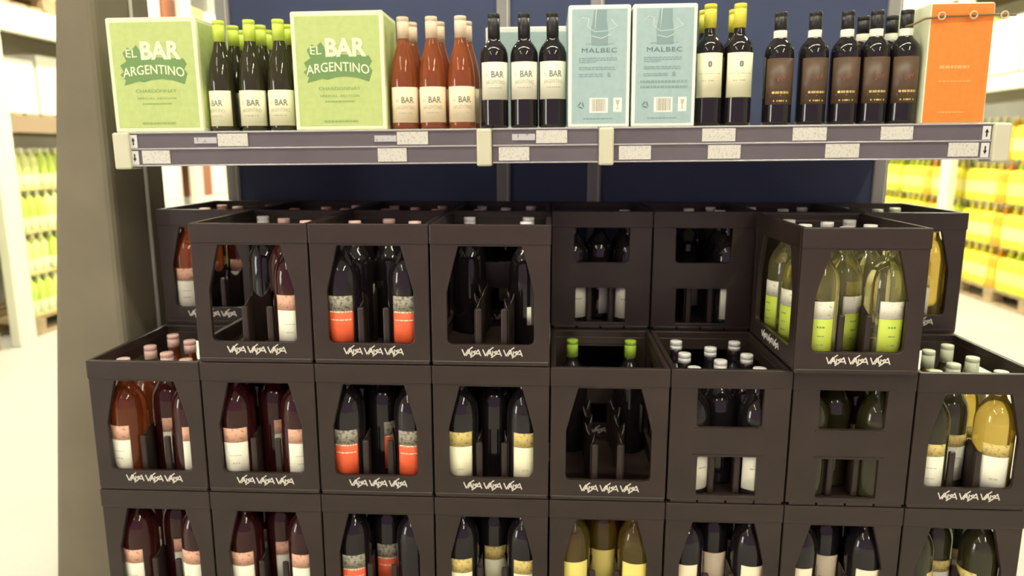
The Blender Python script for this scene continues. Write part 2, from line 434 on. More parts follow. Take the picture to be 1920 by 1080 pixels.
def magnum_proto(gm, cm, lm, bm_, half=0.70, zl=(.028, .122), zb=(.1225, .162), capz=.300):
    t = bpy.data.objects.new('wine_magnum', None); C.objects.link(t)
    link('glass', glass(MAGNUM, 'mag', gm), t)
    link('cap', capmesh(cm, .0172, capz, .337), t)
    lb = link('label', MB().arc(.0477, zl[0], zl[1], half).mesh('label', lm), t)
    if bm_: link('label_band', MB().arc(.0477, zb[0], zb[1], half).mesh('label_band', bm_), t)
    return t, lb
def mag_print(lb, m, zs):
    for z, wd, h in zs:
        link('print', wrap(bars('print', [(-wd / 2, wd / 2, z, h)], m, .0003), .0483), lb)

KIND = {}
def kind(key, desc, *a, prints=None):
    t, lb = magnum_proto(*a)
    if prints: mag_print(lb, *prints)
    KIND[key] = [t, desc, False]
kind('rose', 'amber rosé magnum', g_roseD, cap_pink, lab_white, band_pink, prints=(ink_faint, [(.068, .022, .004), (.090, .03, .002)]))
kind('deep', 'deep pink magnum', g_roseK, cap_pink, lab_white, band_pink, prints=(ink_faint, [(.062, .02, .004), (.085, .03, .002)]))
kind('red', 'red-label magnum', g_dark, cap_pink, lab_red, band_grey, prints=(lab_peach, [(.098, .056, .003), (.1185, .06, .004)]))
kind('gold', 'gold-and-cream-label magnum', g_dark, cap_white, lab_cream, band_gold, prints=(ink_faint, [(.056, .020, .006)]))
kind('darkw', 'white-capped dark magnum', g_dark, cap_white, lab_white, None, .70, (.018, .128), None, .312, prints=(ink_faint, [(.075, .024, .004)]))
kind('clear', 'lime-label clear magnum', g_clear, cap_white, lab_lime, band_pale, .66, (.028, .122), (.1225, .166), .312, prints=(ink_green, [(.100, .02, .004), (.078, .016, .003), (.055, .018, .004)]))
kind('white', 'olive white-wine magnum', g_olive, cap_pale, lab_white, band_gold, .7, (.028, .122), (.1225, .155), .286, prints=(ink_faint, [(.060, .02, .005), (.09, .03, .002)]))
kind('goldg', 'golden white-wine magnum', g_gold, cap_pale, lab_white, band_gold, .7, (.028, .122), (.1225, .155), .286, prints=(ink_faint, [(.060, .02, .005)]))
kind('green', 'green-capped dark magnum', g_dark, cap_green, lab_white, None, .6, (.03, .10), None, .286)
kind('yellow', 'yellow-label golden magnum', g_gold, cap_white, lab_yellow, None, .75, (.03, .162))
kind('peach', 'peach-label dark magnum', g_dark, cap_white, lab_peach, None, .7, (.03, .162))
kind('empty', 'plain dark magnum', g_dark, cap_white, lab_white, None, .12, (.06, .11), None, .312)
WHERE = {'Lf': 'front pillar-side corner', 'Rf': 'front far-side corner', 'Mf': 'middle behind front pair', 'Lm': 'pillar side', 'Rm': 'far side',
         'Mb': 'middle rear', 'Lb': 'rear pillar-side corner', 'Rb': 'rear far-side corner'}
def put(c, spec, grp=None):
    """spec: list of (slot, kind, label turn in degrees)"""
    x, y, z, rz, where = c
    for slot, k, a in spec:
        K = KIND[k]
        o = copy_tree(K[0]) if K[2] else K[0]
        K[2] = True
        sx, sy = SLOT[slot]
        q = Vector((sx + random.uniform(-.002, .002), sy + random.uniform(-.003, .003), 0)); q.rotate(Matrix.Rotation(rz, 3, 'Z'))
        o.location = (x + q.x, y + q.y, z + .0125); o.rotation_euler = (0, 0, R(a) + rz)
        o['label'] = '%s, %s of %s' % (K[1], WHERE[slot], where)
        o['category'] = 'wine bottle'; o['group'] = 'bottles in the ' + where

ALL = ['Lf', 'Mf', 'Rf', 'Lm', 'Rm', 'Mb', 'Lb', 'Rb']
def fill(k, slots, turns=None):
    turns = turns or {}
    return [(s, k, turns.get(s, random.uniform(-60, 60))) for s in slots]
FRONT5 = ['Lf', 'Mf', 'Rf', 'Lm', 'Rm', 'Mb']

# front stacks
put(crate(1, 2), fill('rose', ['Lf', 'Lm', 'Lb', 'Mb'], {'Lf': -12, 'Lm': 60}) + fill('deep', ['Mf', 'Rf', 'Rm', 'Rb'], {'Mf': 35, 'Rf': 38}))
put(crate(1, 3), fill('deep', FRONT5, {'Lf': -8, 'Mf': 40, 'Rf': -8}))
put(crate(2, 1), [('Rf', 'deep', 4), ('Rm', 'rose', -38), ('Lb', 'empty', 100), ('Mb', 'deep', 70)])
put(crate(2, 2), fill('deep', FRONT5, {'Lf': 8, 'Mf': 50, 'Rf': 20}))
put(crate(2, 3), fill('deep', FRONT5, {'Lf': 2, 'Mf': 30, 'Rf': 6}))
put(crate(3, 1), fill('red', ['Lf', 'Rf', 'Lm', 'Rm', 'Mb'], {'Lf': 4, 'Rf': 2, 'Lm': 120, 'Rm': 200, 'Mb': 180}))
put(crate(3, 2), fill('red', FRONT5, {'Lf': 3, 'Rf': 3, 'Mf': 50}))
put(crate(3, 3), fill('red', FRONT5, {'Lf': 8, 'Rf': 72, 'Mf': 5}))
put(crate(4, 1), [('Lb', 'empty', 170), ('Rb', 'empty', 100), ('Rm', 'empty', 12)])
put(crate(4, 2), fill('gold', FRONT5, {'Lf': 2, 'Rf': 6, 'Mf': 100, 'Rm': -30}))
put(crate(4, 3), fill('gold', FRONT5, {'Lf': 0, 'Rf': 6, 'Mf': 8}))
put(crate(5, 2), [('Lb', 'green', 150), ('Rb', 'green', 170)])
put(crate(5, 3), fill('yellow', FRONT5, {'Lf': 10, 'Rf': -6, 'Mf': 0}))
put(crate(6, 2, turned=True), fill('darkw', ALL, {'Lf': 32, 'Rf': -12, 'Mf': 140}))
put(crate(6, 3), fill('peach', FRONT5, {'Lf': -8, 'Rf': 5, 'Mf': 5}))
put(crate(7, 1, dx=-.014, dy=-.027), fill('clear', ALL, {'Lf': -6, 'Rf': 2, 'Mf': 22, 'Lm': -70, 'Lb': -75, 'Rm': 120, 'Mb': 150}))
put(crate(7, 2, turned=True), fill('white', FRONT5, {'Lf': -88, 'Rf': 84, 'Mf': 160}))
put(crate(7, 3), fill('peach', FRONT5, {'Lf': -10, 'Rf': 0, 'Mf': 0}))
put(crate(8, 2), fill('white', ['Lf', 'Mf', 'Lm', 'Rb', 'Lb'], {'Lf': -10, 'Mf': 10}) + fill('goldg', ['Rf', 'Mb', 'Rm'], {'Rf': -18}))
put(crate(8, 3), fill('white', FRONT5, {'Lf': 60, 'Mf': 10, 'Rf': -70}))
# rear stacks
put(crate(1, 1, True), fill('rose', ['Lf', 'Lm', 'Mb', 'Lb', 'Rb'], {'Lf': 10}))
put(crate(2, 1, True), fill('deep', ['Lm', 'Mb', 'Rb', 'Rm']))
put(crate(3, 1, True), fill('red', ['Lm', 'Mb', 'Rb', 'Lb', 'Rm']))
put(crate(4, 1, True), fill('gold', ['Lm', 'Mb', 'Rb', 'Lb']))
put(crate(5, 1, True, True), fill('darkw', ['Lf', 'Rf', 'Mf', 'Rm'], {'Lf': 25, 'Rf': -14}))
put(crate(6, 1, True, True), fill('darkw', ['Rf', 'Mb', 'Rb', 'Rm'], {'Rf': 8}))
put(crate(7, 1, True), fill('gold', ['Lb', 'Mb', 'Rb', 'Mf']))
put(crate(8, 1, True), fill('goldg', ['Lf', 'Rf', 'Lb', 'Mb', 'Rb'], {'Rf': -60, 'Lf': 0}))
for c in range(1, 9):
    for r in (2, 3): crate(c, r, True)

# ------------------------------------------------------------------ gondola and its shelves
PY, SY, ST = 0.855, 0.150, T1 + 0.236
TILT = 0.0098
def STX(x): return ST + (x - 1.215) * TILT
UX = [0.065, 1.050, 1.372, 2.365]
gon = thing('gondola_unit', 'navy-backed steel shelving unit behind the black bottle crates', 'shelving', (0, PY, 0))
for i in range(3):
    link('back_panel', bevel(MB().box(UX[i] + .022, UX[i+1] - .022, .0, .02, .12, 2.45).mesh('back_panel', navy_m), .002), gon)
for i, x in enumerate(UX):
    u = link('upright', bevel(MB().box(x - .024, x + .024, -.012, .05, 0, 2.45).mesh('upright', upr_m), .004), gon)
    link('slot_strip', MB().box(x + .012, x + .016, -.014, -.011, .1, 2.4).mesh('slot_strip', board_m), u)
link('kick_plate', MB().box(UX[0], UX[3], .0, .02, 0, .12).mesh('kick_plate', upr_m), gon)

def sx(px, y=278): return at(px, y, SY).x
SPX = [(217, 921), (923, 1121), (1123, 1888)]
def shelf(i, tickets, label):
    x0, x1 = sx(SPX[i][0]), sx(SPX[i][1])
    t = thing('wine_shelf', label, 'shelf', (0, 0, STX(0)))
    t.rotation_euler = (0, -TILT, 0)
    link('board', bevel(MB().box(x0, x1, SY + .012, PY - .017, -.03, 0).mesh('board', board_m), .002), t)
    for k, (za, zb) in enumerate(((-.044, -.004), (-.088, -.046))):
        r = link('price_rail', MB().box(x0, x1, SY, SY + .012, za, zb).mesh('price_rail', rail_m), t)
        link('rail_edge', bevel(MB().box(x0, x1, SY - .004, SY + .004, zb - .001, zb + .003).mesh('rail_edge', railedge_m), .0012), t)
        if k: link('rail_edge', bevel(MB().box(x0, x1, SY - .004, SY + .004, za - .003, za + .001).mesh('rail_edge', railedge_m), .0012), t)
        for (a, b, kk, m) in tickets:
            if kk == k:
                f = 0.004 if m is ticket_m else 0.012
                link('price_label', MB().box(sx(a), sx(b), SY - .003, SY - .0005, za + f, zb - (f if m is ticket2_m else .003)).mesh('price_label', m), r)
    for x in (x0 + .04, x1 - .04):
        link('shelf_arm', MB().box(x - .004, x + .004, SY + .02, PY - .014, -.075, -.03).mesh('shelf_arm', upr_m), t)
    return t
T, F = ticket_m, ticket2_m
s0 = shelf(0, [(366, 408, 0, F), (410, 466, 0, T), (703, 744, 0, F), (745, 803, 0, T), (266, 318, 1, T), (708, 762, 1, T)],
           'shelf with price rail under the green cartons and rosé bottles')
s1 = shelf(1, [(960, 1003, 0, F), (1005, 1063, 0, T), (935, 992, 1, T)], 'narrow shelf section between the beige brackets under the black bottles')
s2 = shelf(2, [(1315, 1377, 0, T), (1484, 1547, 0, T), (1648, 1708, 0, T), (1160, 1220, 1, T), (1327, 1388, 1, T), (1547, 1610, 1, T), (1777, 1833, 1, T)],
           'shelf with price rail under the yellow-capped bottles and orange carton')
def icon_tag(px0, px1, z0, z1, up, parent):
    x0, x1 = sx(px0), sx(px1)
    g = link('rail_tag', MB().box(x0, x1, SY - .003, SY - .0005, z0, z1).mesh('rail_tag', icon_m), parent)
    xc = (x0 + x1) / 2; zc = (z0 + z1) / 2; s = 1 if up else -1
    link('arrow', curve_mesh('arrow', [[(xc + a * .005, zc + s * b * .010) for a, b in ((-.35, -1), (.35, -1), (.35, .1), (1, .1), (0, 1), (-1, .1), (-.35, .1))]], .0006, ink_m), g).location = (0, SY - .0037, 0)
icon_tag(245, 259, -.042, -.008, True, s0); icon_tag(245, 259, -.086, -.050, False, s0)
icon_tag(1838, 1853, -.042, -.008, True, s2); icon_tag(1838, 1853, -.086, -.050, False, s2)
for (a, b, par) in ((216, 247, s0), (894, 922, s0), (1122, 1150, s2), (1856, 1889, s2)):
    xa, xb = sx(a), sx(b)
    link('bracket_cap', bevel(MB().box(xa, xb, SY - .012, SY + .05, -.098, -.002).mesh('bracket_cap', bracket_m), .005, 2), par)

# ------------------------------------------------------------------ cartons on the shelf
def carton(name, label, loc, wd, dp, ht, body, panel, rz=0, inset=.011, group=None):
    t = thing(name, label, 'carton', (loc[0], loc[1], STX(loc[0]) + .0005), rz, group)
    t.rotation_euler = (0, -TILT, rz)
    link('body', bevel(MB().box(-wd/2, wd/2, 0, dp, 0, ht).mesh('body', body), .003, 2), t)
    link('top_flap', bevel(MB().box(-wd/2 + .003, wd/2 - .003, .003, dp/2 - .001, ht - .0005, ht + .0015).mesh('top_flap', body), .0006, 1), t)
    link('top_flap', bevel(MB().box(-wd/2 + .003, wd/2 - .003, dp/2 + .001, dp - .003, ht - .0005, ht + .0015).mesh('top_flap', body), .0006, 1), t)
    f = link('front_print', MB().box(-wd/2 + inset, wd/2 - inset, -.0008, .001, inset, ht - inset).mesh('front_print', panel), t)
    s = MB().box(-wd/2 - .0008, -wd/2 + .001, inset, dp - inset, inset, ht - inset)
    link('side_print', s.mesh('side_print', panel if name != 'red_carton' else body), t)
    s = MB().box(wd/2 - .001, wd/2 + .0008, inset, dp - inset, inset, ht - inset)
    link('side_print', s.mesh('side_print', panel if name != 'red_carton' else body), t)
    return t, f
BARTXT = {}
def green_carton(px0, px1, label, yF, handle, ht):
    xa, xb = at(px0, 243, yF).x, at(px1, 243, yF).x
    t, f = carton('wine_carton', label, ((xa + xb) / 2, yF, ST), xb - xa, .165, ht, card_cream, card_green, group='green wine cartons')
    ban = [(-.094, .150), (-.086, .158), (-.093, .176), (-.072, .187), (-.080, .204), (-.062, .222), (-.052, .214), (-.040, .210), (-.034, .232), (.075, .232), (.080, .190),
           (.090, .172), (.084, .160), (.090, .150), (.078, .128), (.050, .136), (.020, .139), (-.010, .137), (-.045, .132), (-.086, .120), (-.080, .136)]
    # the banner sits behind the letters and fades out between them
    ban = [(-.094, .150), (-.084, .158), (-.092, .174), (-.074, .185), (-.082, .206), (-.068, .220), (-.058, .212), (-.044, .226), (-.036, .214), (-.030, .196), (.082, .190),
           (.090, .176), (.082, .163), (.090, .152), (.080, .124), (.050, .134), (.020, .138), (-.010, .136), (-.030, .130), (-.045, .133), (-.086, .122), (-.080, .136)]
    link('banner', curve_mesh('banner', [ban], .0006, ink_green), f).location = (0, -.0014, 0)
    if not BARTXT:
        BARTXT['el'] = shift(arcup(text_mesh('lettering', 'EL', .030, .020, .0006, ink_cream), -6), -.058, 0, .194)
        BARTXT['bar'] = shift(text_mesh('lettering', 'BAR', .109, .047, .0006, ink_cream, bold=.035), .022, 0, .188)
        BARTXT['arg'] = shift(arcup(text_mesh('lettering', 'ARGENTINO', .168, .024, .0006, ink_cream, bold=.006), 1.3), -.002, 0, .151)
        BARTXT['cha'] = shift(text_mesh('lettering', 'CHARDONNAY', .112, .0085, .0006, ink_green2), 0, 0, .103)
        BARTXT['spe'] = shift(text_mesh('lettering', 'SPECIAL EDITION', .105, .006, .0006, ink_green2, space=1.3), 0, 0, .085)
        BARTXT['row'] = shift(bars('lettering', [(-.04, .04, .072, .004)], ink_green2), 0, .0006, 0)
        BARTXT['foot'] = shift(bars('lettering', [(-.046, .046, .020, .005)], ink_green2), 0, .0006, 0)
    for k, y in (('el', -.0022), ('bar', -.0022), ('arg', -.0022), ('cha', -.0016), ('spe', -.0016), ('row', -.0015), ('foot', -.0015)):
        link('lettering', BARTXT[k], f, (0, y, 0))
    if handle:
        hm = MB().tube([(0, 0, 0)] * 1, .01) if False else None
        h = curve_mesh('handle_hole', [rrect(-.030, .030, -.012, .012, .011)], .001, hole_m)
        link('handle_hole', h, t, ((xb - xa) / 2 + .0006, .085, .262), R(90))
    return t
YF = 0.185
green_carton(218, 383, 'green Chardonnay carton standing at the shelf end by the pillar', YF, True, .295)
green_carton(556, 726, 'green Chardonnay carton between the lime-capped and the rosé bottles', YF, False, .302)

def malbec_carton(px0, px1, label, stamp):
    yF = .178; xa, xb = at(px0, 240, yF).x, at(px1, 240, yF).x
    t, f = carton('wine_carton', label, ((xa + xb) / 2, yF, ST), xb - xa, .245, .303, card_white, card_blue, inset=.009, group='pale blue Malbec cartons')
    link('bottle_print', curve_mesh('bottle_print', [[(-.020, .205), (.022, .205), (.022, .245), (.018, .265), (.018, .292), (-.014, .292), (-.018, .262), (-.022, .245)]], .0005, ink_slate2), f).location = (0, -.0013, 0)
    mb = MB()
    for pts in ([(-.05, .262), (-.042, .274), (-.028, .270), (-.03, .25), (-.012, .238), (.02, .24), (.045, .25), (.03, .268)], [(-.012, .24), (-.008, .30)], [(-.02, .228), (.005, .222), (.03, .232)]):
        mb.tube([(x, -.0012, z) for x, z in pts], .0008, 6)
    link('film_crease', mb.mesh('film_crease', card_white), f)
    link('lettering', shift(text_mesh('lettering', 'MALBEC', .090, .0115, .0006, ink_slate, space=1.12), 0, -.0015, .187), f)
    rows = [(-.035, .035, .208, .002)] + [(-.052, .045, z, .0025) for z in (.172, .167)] + [(-.052, -.008, .162, .0025)] + [(-.052, .042, z, .0025) for z in (.149, .144)] + [(-.052, .010, z, .0025) for z in (.132, .127)] + [(.022, .030, z, .002) for z in (.126, .129, .132, .135)] + [(-.04, .036, .020, .003)]
    for q in rows: link('lettering', bars('lettering', [q], ink_slate2), f).location = (0, -.0008, 0)
    for q in ([(-.060, .062, .110, .006), (-.060, .062, .097, .006)] if stamp else []): link('stamp_print', bars('stamp_print', [q], ink_slate2, .0006), f).location = (0, -.0008, 0)
    bc = link('barcode', MB().box(-.024, .024, -.0014, -.0006, .036, .074).mesh('barcode', card_white), f)
    mb = MB(); x = -.017
    while x < .018:
        wd = random.choice((.0010, .0016, .0024)); mb.box(x, x + wd, -.0018, -.0012, .040, .071); x += wd + random.choice((.0014, .0022))
    link('stripes', mb.mesh('stripes', mat('ink_brown', (.40, .33, .22), .6)), bc)
    tg = link('fragile_mark', MB().box(.038, .060, -.0014, -.0006, .038, .074).mesh('fragile_mark', card_white), f)
    link('glass_icon', shift(curve_mesh('glass_icon', [[(.044, .068), (.054, .068), (.052, .058), (.050, .056), (.050, .048), (.053, .045), (.045, .045), (.048, .048), (.048, .056), (.046, .058)]], .0005, ink_faint), 0, -.0019, 0), tg)
    mb = MB()
    for k in range(3):
        a = R(90 + 120 * k); c1 = Vector((math.cos(a), math.sin(a))) * .010; c2 = Vector((math.cos(a + R(95)), math.sin(a + R(95)))) * .010
        p = [c1, c1 * .55, c2 * .62, c2 * 1.05]
        mb.add([(-.046 + q.x, -.0014, .055 + q.y) for q in p] + [(-.046 + q.x, -.0006, .055 + q.y) for q in p], [(0, 1, 2, 3), (0, 4, 5, 1), (1, 5, 6, 2), (2, 6, 7, 3), (3, 7, 4, 0)])
    link('recycle_mark', mb.mesh('recycle_mark', ink_slate), f)
malbec_carton(1065, 1179, 'pale blue Malbec carton beside the black-capped bottles, without stamped lines', False)
malbec_carton(1183, 1301, 'pale blue Malbec carton with two stamped lines beside yellow-capped bottles', True)
yb = .50
xa, xb = at(913, 200, yb).x, at(1072, 200, yb).x
carton('wine_carton', 'pale blue carton standing behind the three black-capped bottles', ((xa + xb) / 2, yb, ST), xb - xa, .165, .303, card_white, card_blue, inset=.014)
xa, xb = at(1727, 232, YF).x, at(1843, 232, YF).x
t, f = carton('red_carton', 'bright orange carton at the shelf end beside brown-label bottles', ((xa + xb) / 2, YF, ST), xb - xa, .245, .293, card_cream, card_orange, inset=.002)
t.name = 'wine_carton.orange'; t.name = 'wine_carton'
for q in ((-.045, .030, .135, .008), (-.045, .035, .103, .0025), (-.040, .025, .026, .003)): link('lettering', bars('lettering', [q], ink_apricot), f).location = (0, -.0008, 0)

# ------------------------------------------------------------------ bottles on the shelf
def sb_proto(prof, key, gm, rbody, cap, lab, extra=None):
    t = bpy.data.objects.new('wine_bottle', None); C.objects.link(t)
    link('glass', glass(prof, key, gm), t)
    cm, r, z0, z1 = cap; link('cap', capmesh(cm, r, z0, z1), t)
    lm, z0, z1, half = lab
    lb = link('label', MB().arc(rbody + .0002, z0, z1, half, 18).mesh('label', lm), t)
    if extra: extra(t, lb, rbody + .0007)
    return t
def bar_print(zb, ink):
    def f(t, lb, r):
        link('lettering', wrap(shift(text_mesh('lettering', 'BAR', .034, .0165, .0003, ink, bold=.02), .006, -.0003, zb), r), lb)
        link('lettering', wrap(shift(text_mesh('lettering', 'EL', .010, .008, .0003, ink_faint), -.022, -.0003, zb + .003), r), lb)
        link('lettering', wrap(shift(arcup(text_mesh('lettering', 'ARGENTINO', .054, .010, .0003, ink_faint, bold=.01), 3), 0, -.0003, zb - .016), r), lb)
        link('lettering', wrap(shift(bars('lettering', [(-.018, .018, zb - .028, .0025)], ink_faint, .0003), 0, 0, 0), r), lb)
    return f
def crest_print(t, lb, r):
    link('crest', wrap(shift(curve_mesh('crest', [rrect(-.005, .005, .148, .163, .0045)], .0003, ink_olive), 0, -.0003, 0), r), lb)
    link('print', wrap(bars('print', [(-.030, .030, .131, .002), (-.020, .012, .113, .0025)], ink_faint, .0003), r), lb)
def brown_print(t, lb, r):
    link('print', wrap(bars('print', [(-.022, .022, .083, .006), (-.018, .018, .062, .004)], gold_m, .0003), r), lb)
    link('gold_line', wrap(MB().box(-.026, 0, -.0003, 0, .077, .0785).box(0, .026, -.0003, 0, .077, .0785).mesh('gold_line', gold_m), r), lb)
    mb = MB()
    pts = [(-.014 + .028 * i / 16, .118 + .006 * math.sin(i * 1.4) + .010 * i / 16) for i in range(17)]
    mb.tube([(x, -.0002, z) for x, z in pts], .0009, 6)
    link('script', wrap(mb.mesh('script', rust_m), r), lb)
    link('neck_band', MB().lathe([(.0172, .231), (.0166, .233), (.0166, .250), (.0160, .2505)], 18).mesh('neck_band', band_white), t)
P_LIME = sb_proto(BURG, 'burg', g_olive, .0365, (cap_lime, .0160, .243, .300), (lab_cream, .014, .110, 1.25), bar_print(.068, ink_olive))
P_ROSE = sb_proto(BURG, 'burg', g_rose, .0365, (cap_peach, .0160, .243, .300), (lab_peach, .018, .113, 1.25), bar_print(.070, ink_olive))
P_BLK = sb_proto(BORD, 'bord', g_dark, .0372, (cap_black, .0162, .236, .299), (lab_white, .075, .172, 1.15), bar_print(.132, ink_olive))
P_YEL = sb_proto(BORD, 'bord', g_dark, .0372, (cap_yellow, .0160, .248, .308), (lab_cream, .072, .184, 1.05), crest_print)
P_BRN = sb_proto(BORD, 'bord', g_dark, .0372, (cap_black, .0158, .2495, .2985), (lab_brown, .055, .176, 1.1), brown_print)
used = set()
def stand(P, px, row, label, group, turn=0, y0=.225, dy=.086, pyref=140, sz=.968):
    o = copy_tree(P) if P.name in used else P
    used.add(P.name)
    Y = y0 + dy * row
    x = at(px, pyref, Y).x; o.location = (x, Y, STX(x) + .0006); o.rotation_euler = (0, -TILT, R(turn)); o.scale = (1, 1, sz)
    o['label'] = label; o['category'] = 'wine bottle'; o['group'] = group
    return o
G1, G2, G3, G4, G5 = 'lime-capped bottles', 'rosé bottles on the shelf', 'black-capped bottles', 'yellow-capped bottles', 'brown-label bottles'
for px, tr, w_ in ((417, -18, 'beside the carton by the pillar'), (474, 8, 'between two others'), (528, 4, 'beside the second green carton')): stand(P_LIME, px, 0, 'lime-capped white wine bottle in the front row ' + w_, G1, tr)
for px, rw in ((443, 1), (494, 1), (545, 1), (459, 2), (506, 2)): stand(P_LIME, px, rw, 'lime-capped white wine bottle in the %s row between the green cartons' % ['', 'second', 'third'][rw], G1, random.uniform(-30, 30))
for px, tr, w_ in ((759, 12, 'beside the green carton'), (812, 6, 'between two others'), (866, 10, 'beside the black-capped bottles')): stand(P_ROSE, px, 0, 'peach-capped rosé bottle in the front row ' + w_, G2, tr)
for px in (775, 826, 877): stand(P_ROSE, px, 1, 'peach-capped rosé bottle in the second row on the shelf', G2, random.uniform(-30, 30))
for px, tr, w_ in ((928, 8, 'beside the rosé bottles'), (984, 2, 'between two others'), (1037, 4, 'beside a blue carton')): stand(P_BLK, px, 0, 'black-capped red wine bottle with BAR label ' + w_, G3, tr, sz=.985)
for px, tr, w_ in ((1329, -6, 'beside the blue carton'), (1384, 0, 'next to the brown-label bottles')): stand(P_YEL, px, 0, 'yellow-capped bottle with cream crest label ' + w_, G4, tr, sz=1.0)
for px in (1319, 1374): stand(P_YEL, px, 1, 'yellow-capped bottle standing behind the front yellow-capped pair', G4, 10, sz=1.0)
for px, lb in ((1460, 'brown-label bottle standing alone next to the yellow-capped bottles'), (1524, 'brown-label bottle second from the yellow-capped bottles'), (1584, 'brown-label bottle third from the yellow-capped bottles'),
               (1638, 'brown-label bottle second from the orange carton'), (1693, 'brown-label bottle directly beside the orange carton')):
    stand(P_BRN, px, 0, lb, G5, random.uniform(-10, 4), sz=.955)
for px in (1613, 1666): stand(P_BRN, px, 1, 'brown-label bottle standing in the second row near the orange carton', G5, 6, sz=.955)

# cord with clear round clips strung from the last bottle neck across the orange carton
cord = thing('cord', 'thin dark cord with round clips strung across the orange carton', 'cord', (0, 0, 0))
cy = YF - .006
cp = [at(1690, 52, .222), at(1712, 46, .20), at(1735, 35, cy), at(1768, 31, cy), at(1828, 29, cy), at(1862, 27, cy), at(1888, 28, cy), at(1905, 28, cy)]
link('strand', MB().tube(cp, .0026, 6).mesh('strand', mat('cord_brown', (.20, .12, .05), .5)), cord)
for px, py in ((1766, 30), (1826, 28), (1884, 28)):
    p = at(px, py, cy - .003); mb = MB(); pts = [(p.x + .0085 * math.cos(a), p.y, p.z + .0085 * math.sin(a)) for a in [2 * math.pi * i / 16 for i in range(17)]]
    link('ring_clip', mb.tube(pts, .0022, 6).mesh('ring_clip', mat('clip_cream', (.66, .50, .30), .35)), cord)

# ------------------------------------------------------------------ background racks and goods
rack_white = mat('rack_white', (.72, .70, .58), .5)
rack_brown = mat('rack_brown', (.34, .24, .15), .6)
def goods(name, cols, cap):
    out = []
    for i, c in enumerate(cols):
        m = mat('%s_%d' % (name, i), c, .35)
        mb = MB().lathe([(.040, 0), (.045, .006), (.045, .10), (.042, .12), (.045, .14), (.045, .20), (.036, .235), (.017, .262), (.0145, .275), (.0165, .276), (.0165, .298)], 12, 0)
        for k, f in enumerate(mb.f):
            pass
        me = mb.mesh('bottle', m, cap, mat('pack_label_%s_%d' % (name, i), [min(1, q * .5 + .42) for q in c], .5))
        for p in me.polygons:
            z = p.center.z
            if z > .268: p.material_index = 1
            elif .045 < z < .10: p.material_index = 2
        out.append(me)
    return out
film = mat('pack_tray', (.62, .52, .20), .5)
def pack_proto(bm_, nx=3, ny=2):
    t = bpy.data.objects.new('drinks_pack', None); C.objects.link(t)
    w, d = nx * .094, ny * .094
    link('tray', bevel(MB().box(-w/2 - .002, w/2 + .002, -d/2 - .002, d/2 + .002, 0, .02).mesh('tray', film), .003), t)
    for i in range(nx):
        for j in range(ny): link('bottle', bm_, t, (-w/2 + .047 + i * .094, -d/2 + .047 + j * .094, .0195))
    return t, w, d
cap_w = mat('soda_cap', (.85, .80, .55), .4)
LG = [pack_proto(b) for b in goods('lime_soda', [(.55, .68, .12), (.70, .74, .28)], cap_w)]
def film_pack(name, col, band, w, d=.30, n=4, hb=.30):
    """shrink-wrapped bundle of big bottles: bulging film body with the necks standing out on top"""
    t = bpy.data.objects.new('drinks_pack', None); C.objects.link(t)
    per = []
    m = n * 6
    for i in range(m): per.append((-w/2 + w * i / m, -d/2 - .010 * abs(math.sin(math.pi * n * i / m))))
    for i in range(9): per.append((w/2 + .008 * abs(math.sin(math.pi * 2 * i / 9)), -d/2 + d * i / 9))
    for i in range(m): per.append((w/2 - w * i / m, d/2 + .010 * abs(math.sin(math.pi * n * i / m))))
    for i in range(9): per.append((-w/2 - .008 * abs(math.sin(math.pi * 2 * i / 9)), d/2 - d * i / 9))
    mb = MB(); vs, fs = [], []; N = len(per)
    prof = [(.96, 0), (1, .012), (1, .08), (1, .19), (.995, .25), (.95, .285), (.90, hb)]
    for k, z in prof: vs += [(x * k, y * k, z) for x, y in per]
    for r in range(len(prof) - 1):
        for i in range(N): fs.append((r*N+i, r*N+(i+1) % N, (r+1)*N+(i+1) % N, (r+1)*N+i))
    fs.append(tuple(range(N-1, -1, -1))); fs.append(tuple((len(prof)-1)*N+i for i in range(N)))
    mb.add(vs, fs, 0, True)
    me = mb.mesh('film_body', mat(name, col, .3), mat(name + '_band', band, .4))
    for p in me.polygons:
        if .08 <= p.center.z <= .19: p.material_index = 1
    link('film_body', me, t)
    nk = MB().lathe([(.030, hb - .006), (.022, hb + .04), (.016, hb + .058), (.019, hb + .059), (.019, hb + .088)], 10).mesh('bottle_neck', mat(name + '_neck', [q * .9 for q in col], .3), cap_w)
    for p in nk.polygons:
        if p.center.z > hb + .058: p.material_index = 1
    for i in range(n):
        for yy in (-d/4, d/4): link('bottle_neck', nk, t, (-w/2 + w * (i + .5) / n, yy, 0))
    return t, w, d
YL = film_pack('juice_yellow', (.86, .74, .06), (.88, .80, .30), .50)
YM = film_pack('juice_lime', (.66, .74, .05), (.84, .82, .22), .50)
YO = film_pack('juice_orange', (.84, .38, .02), (.86, .52, .05), .13, n=1)
LX = -3.08
wc = mat('white_goods', (.82, .80, .68), .6); brc = mat('brown_goods', (.32, .12, .06), .6)
def goods_box(x, y, z, dx, dy, dz, m, label, group):
    t = thing('goods_carton', label, 'carton', (x, y, z + .001), 0, group)
    link('body', bevel(MB().box(-dx/2, dx/2, -dy/2, dy/2, 0, dz).mesh('body', m), .006), t)
    link('tape', MB().box(-.025, .025, -dy/2 - .001, dy/2 + .001, dz * .6, dz + .001).mesh('tape', board_m), t)
    return t
TN = ['bottom tier', 'second tier', 'third tier', 'top tier']
def place_pack(P, x, y, z, label, group):
    o = copy_tree(P[0]) if P[0].get('used') else P[0]
    P[0]['used'] = 1
    o.location = (x + random.uniform(-.008, .008), y + random.uniform(-.003, .003), z); o.rotation_euler = (0, 0, R(90))
    o['label'] = label; o['category'] = 'drinks pack'; o['group'] = group
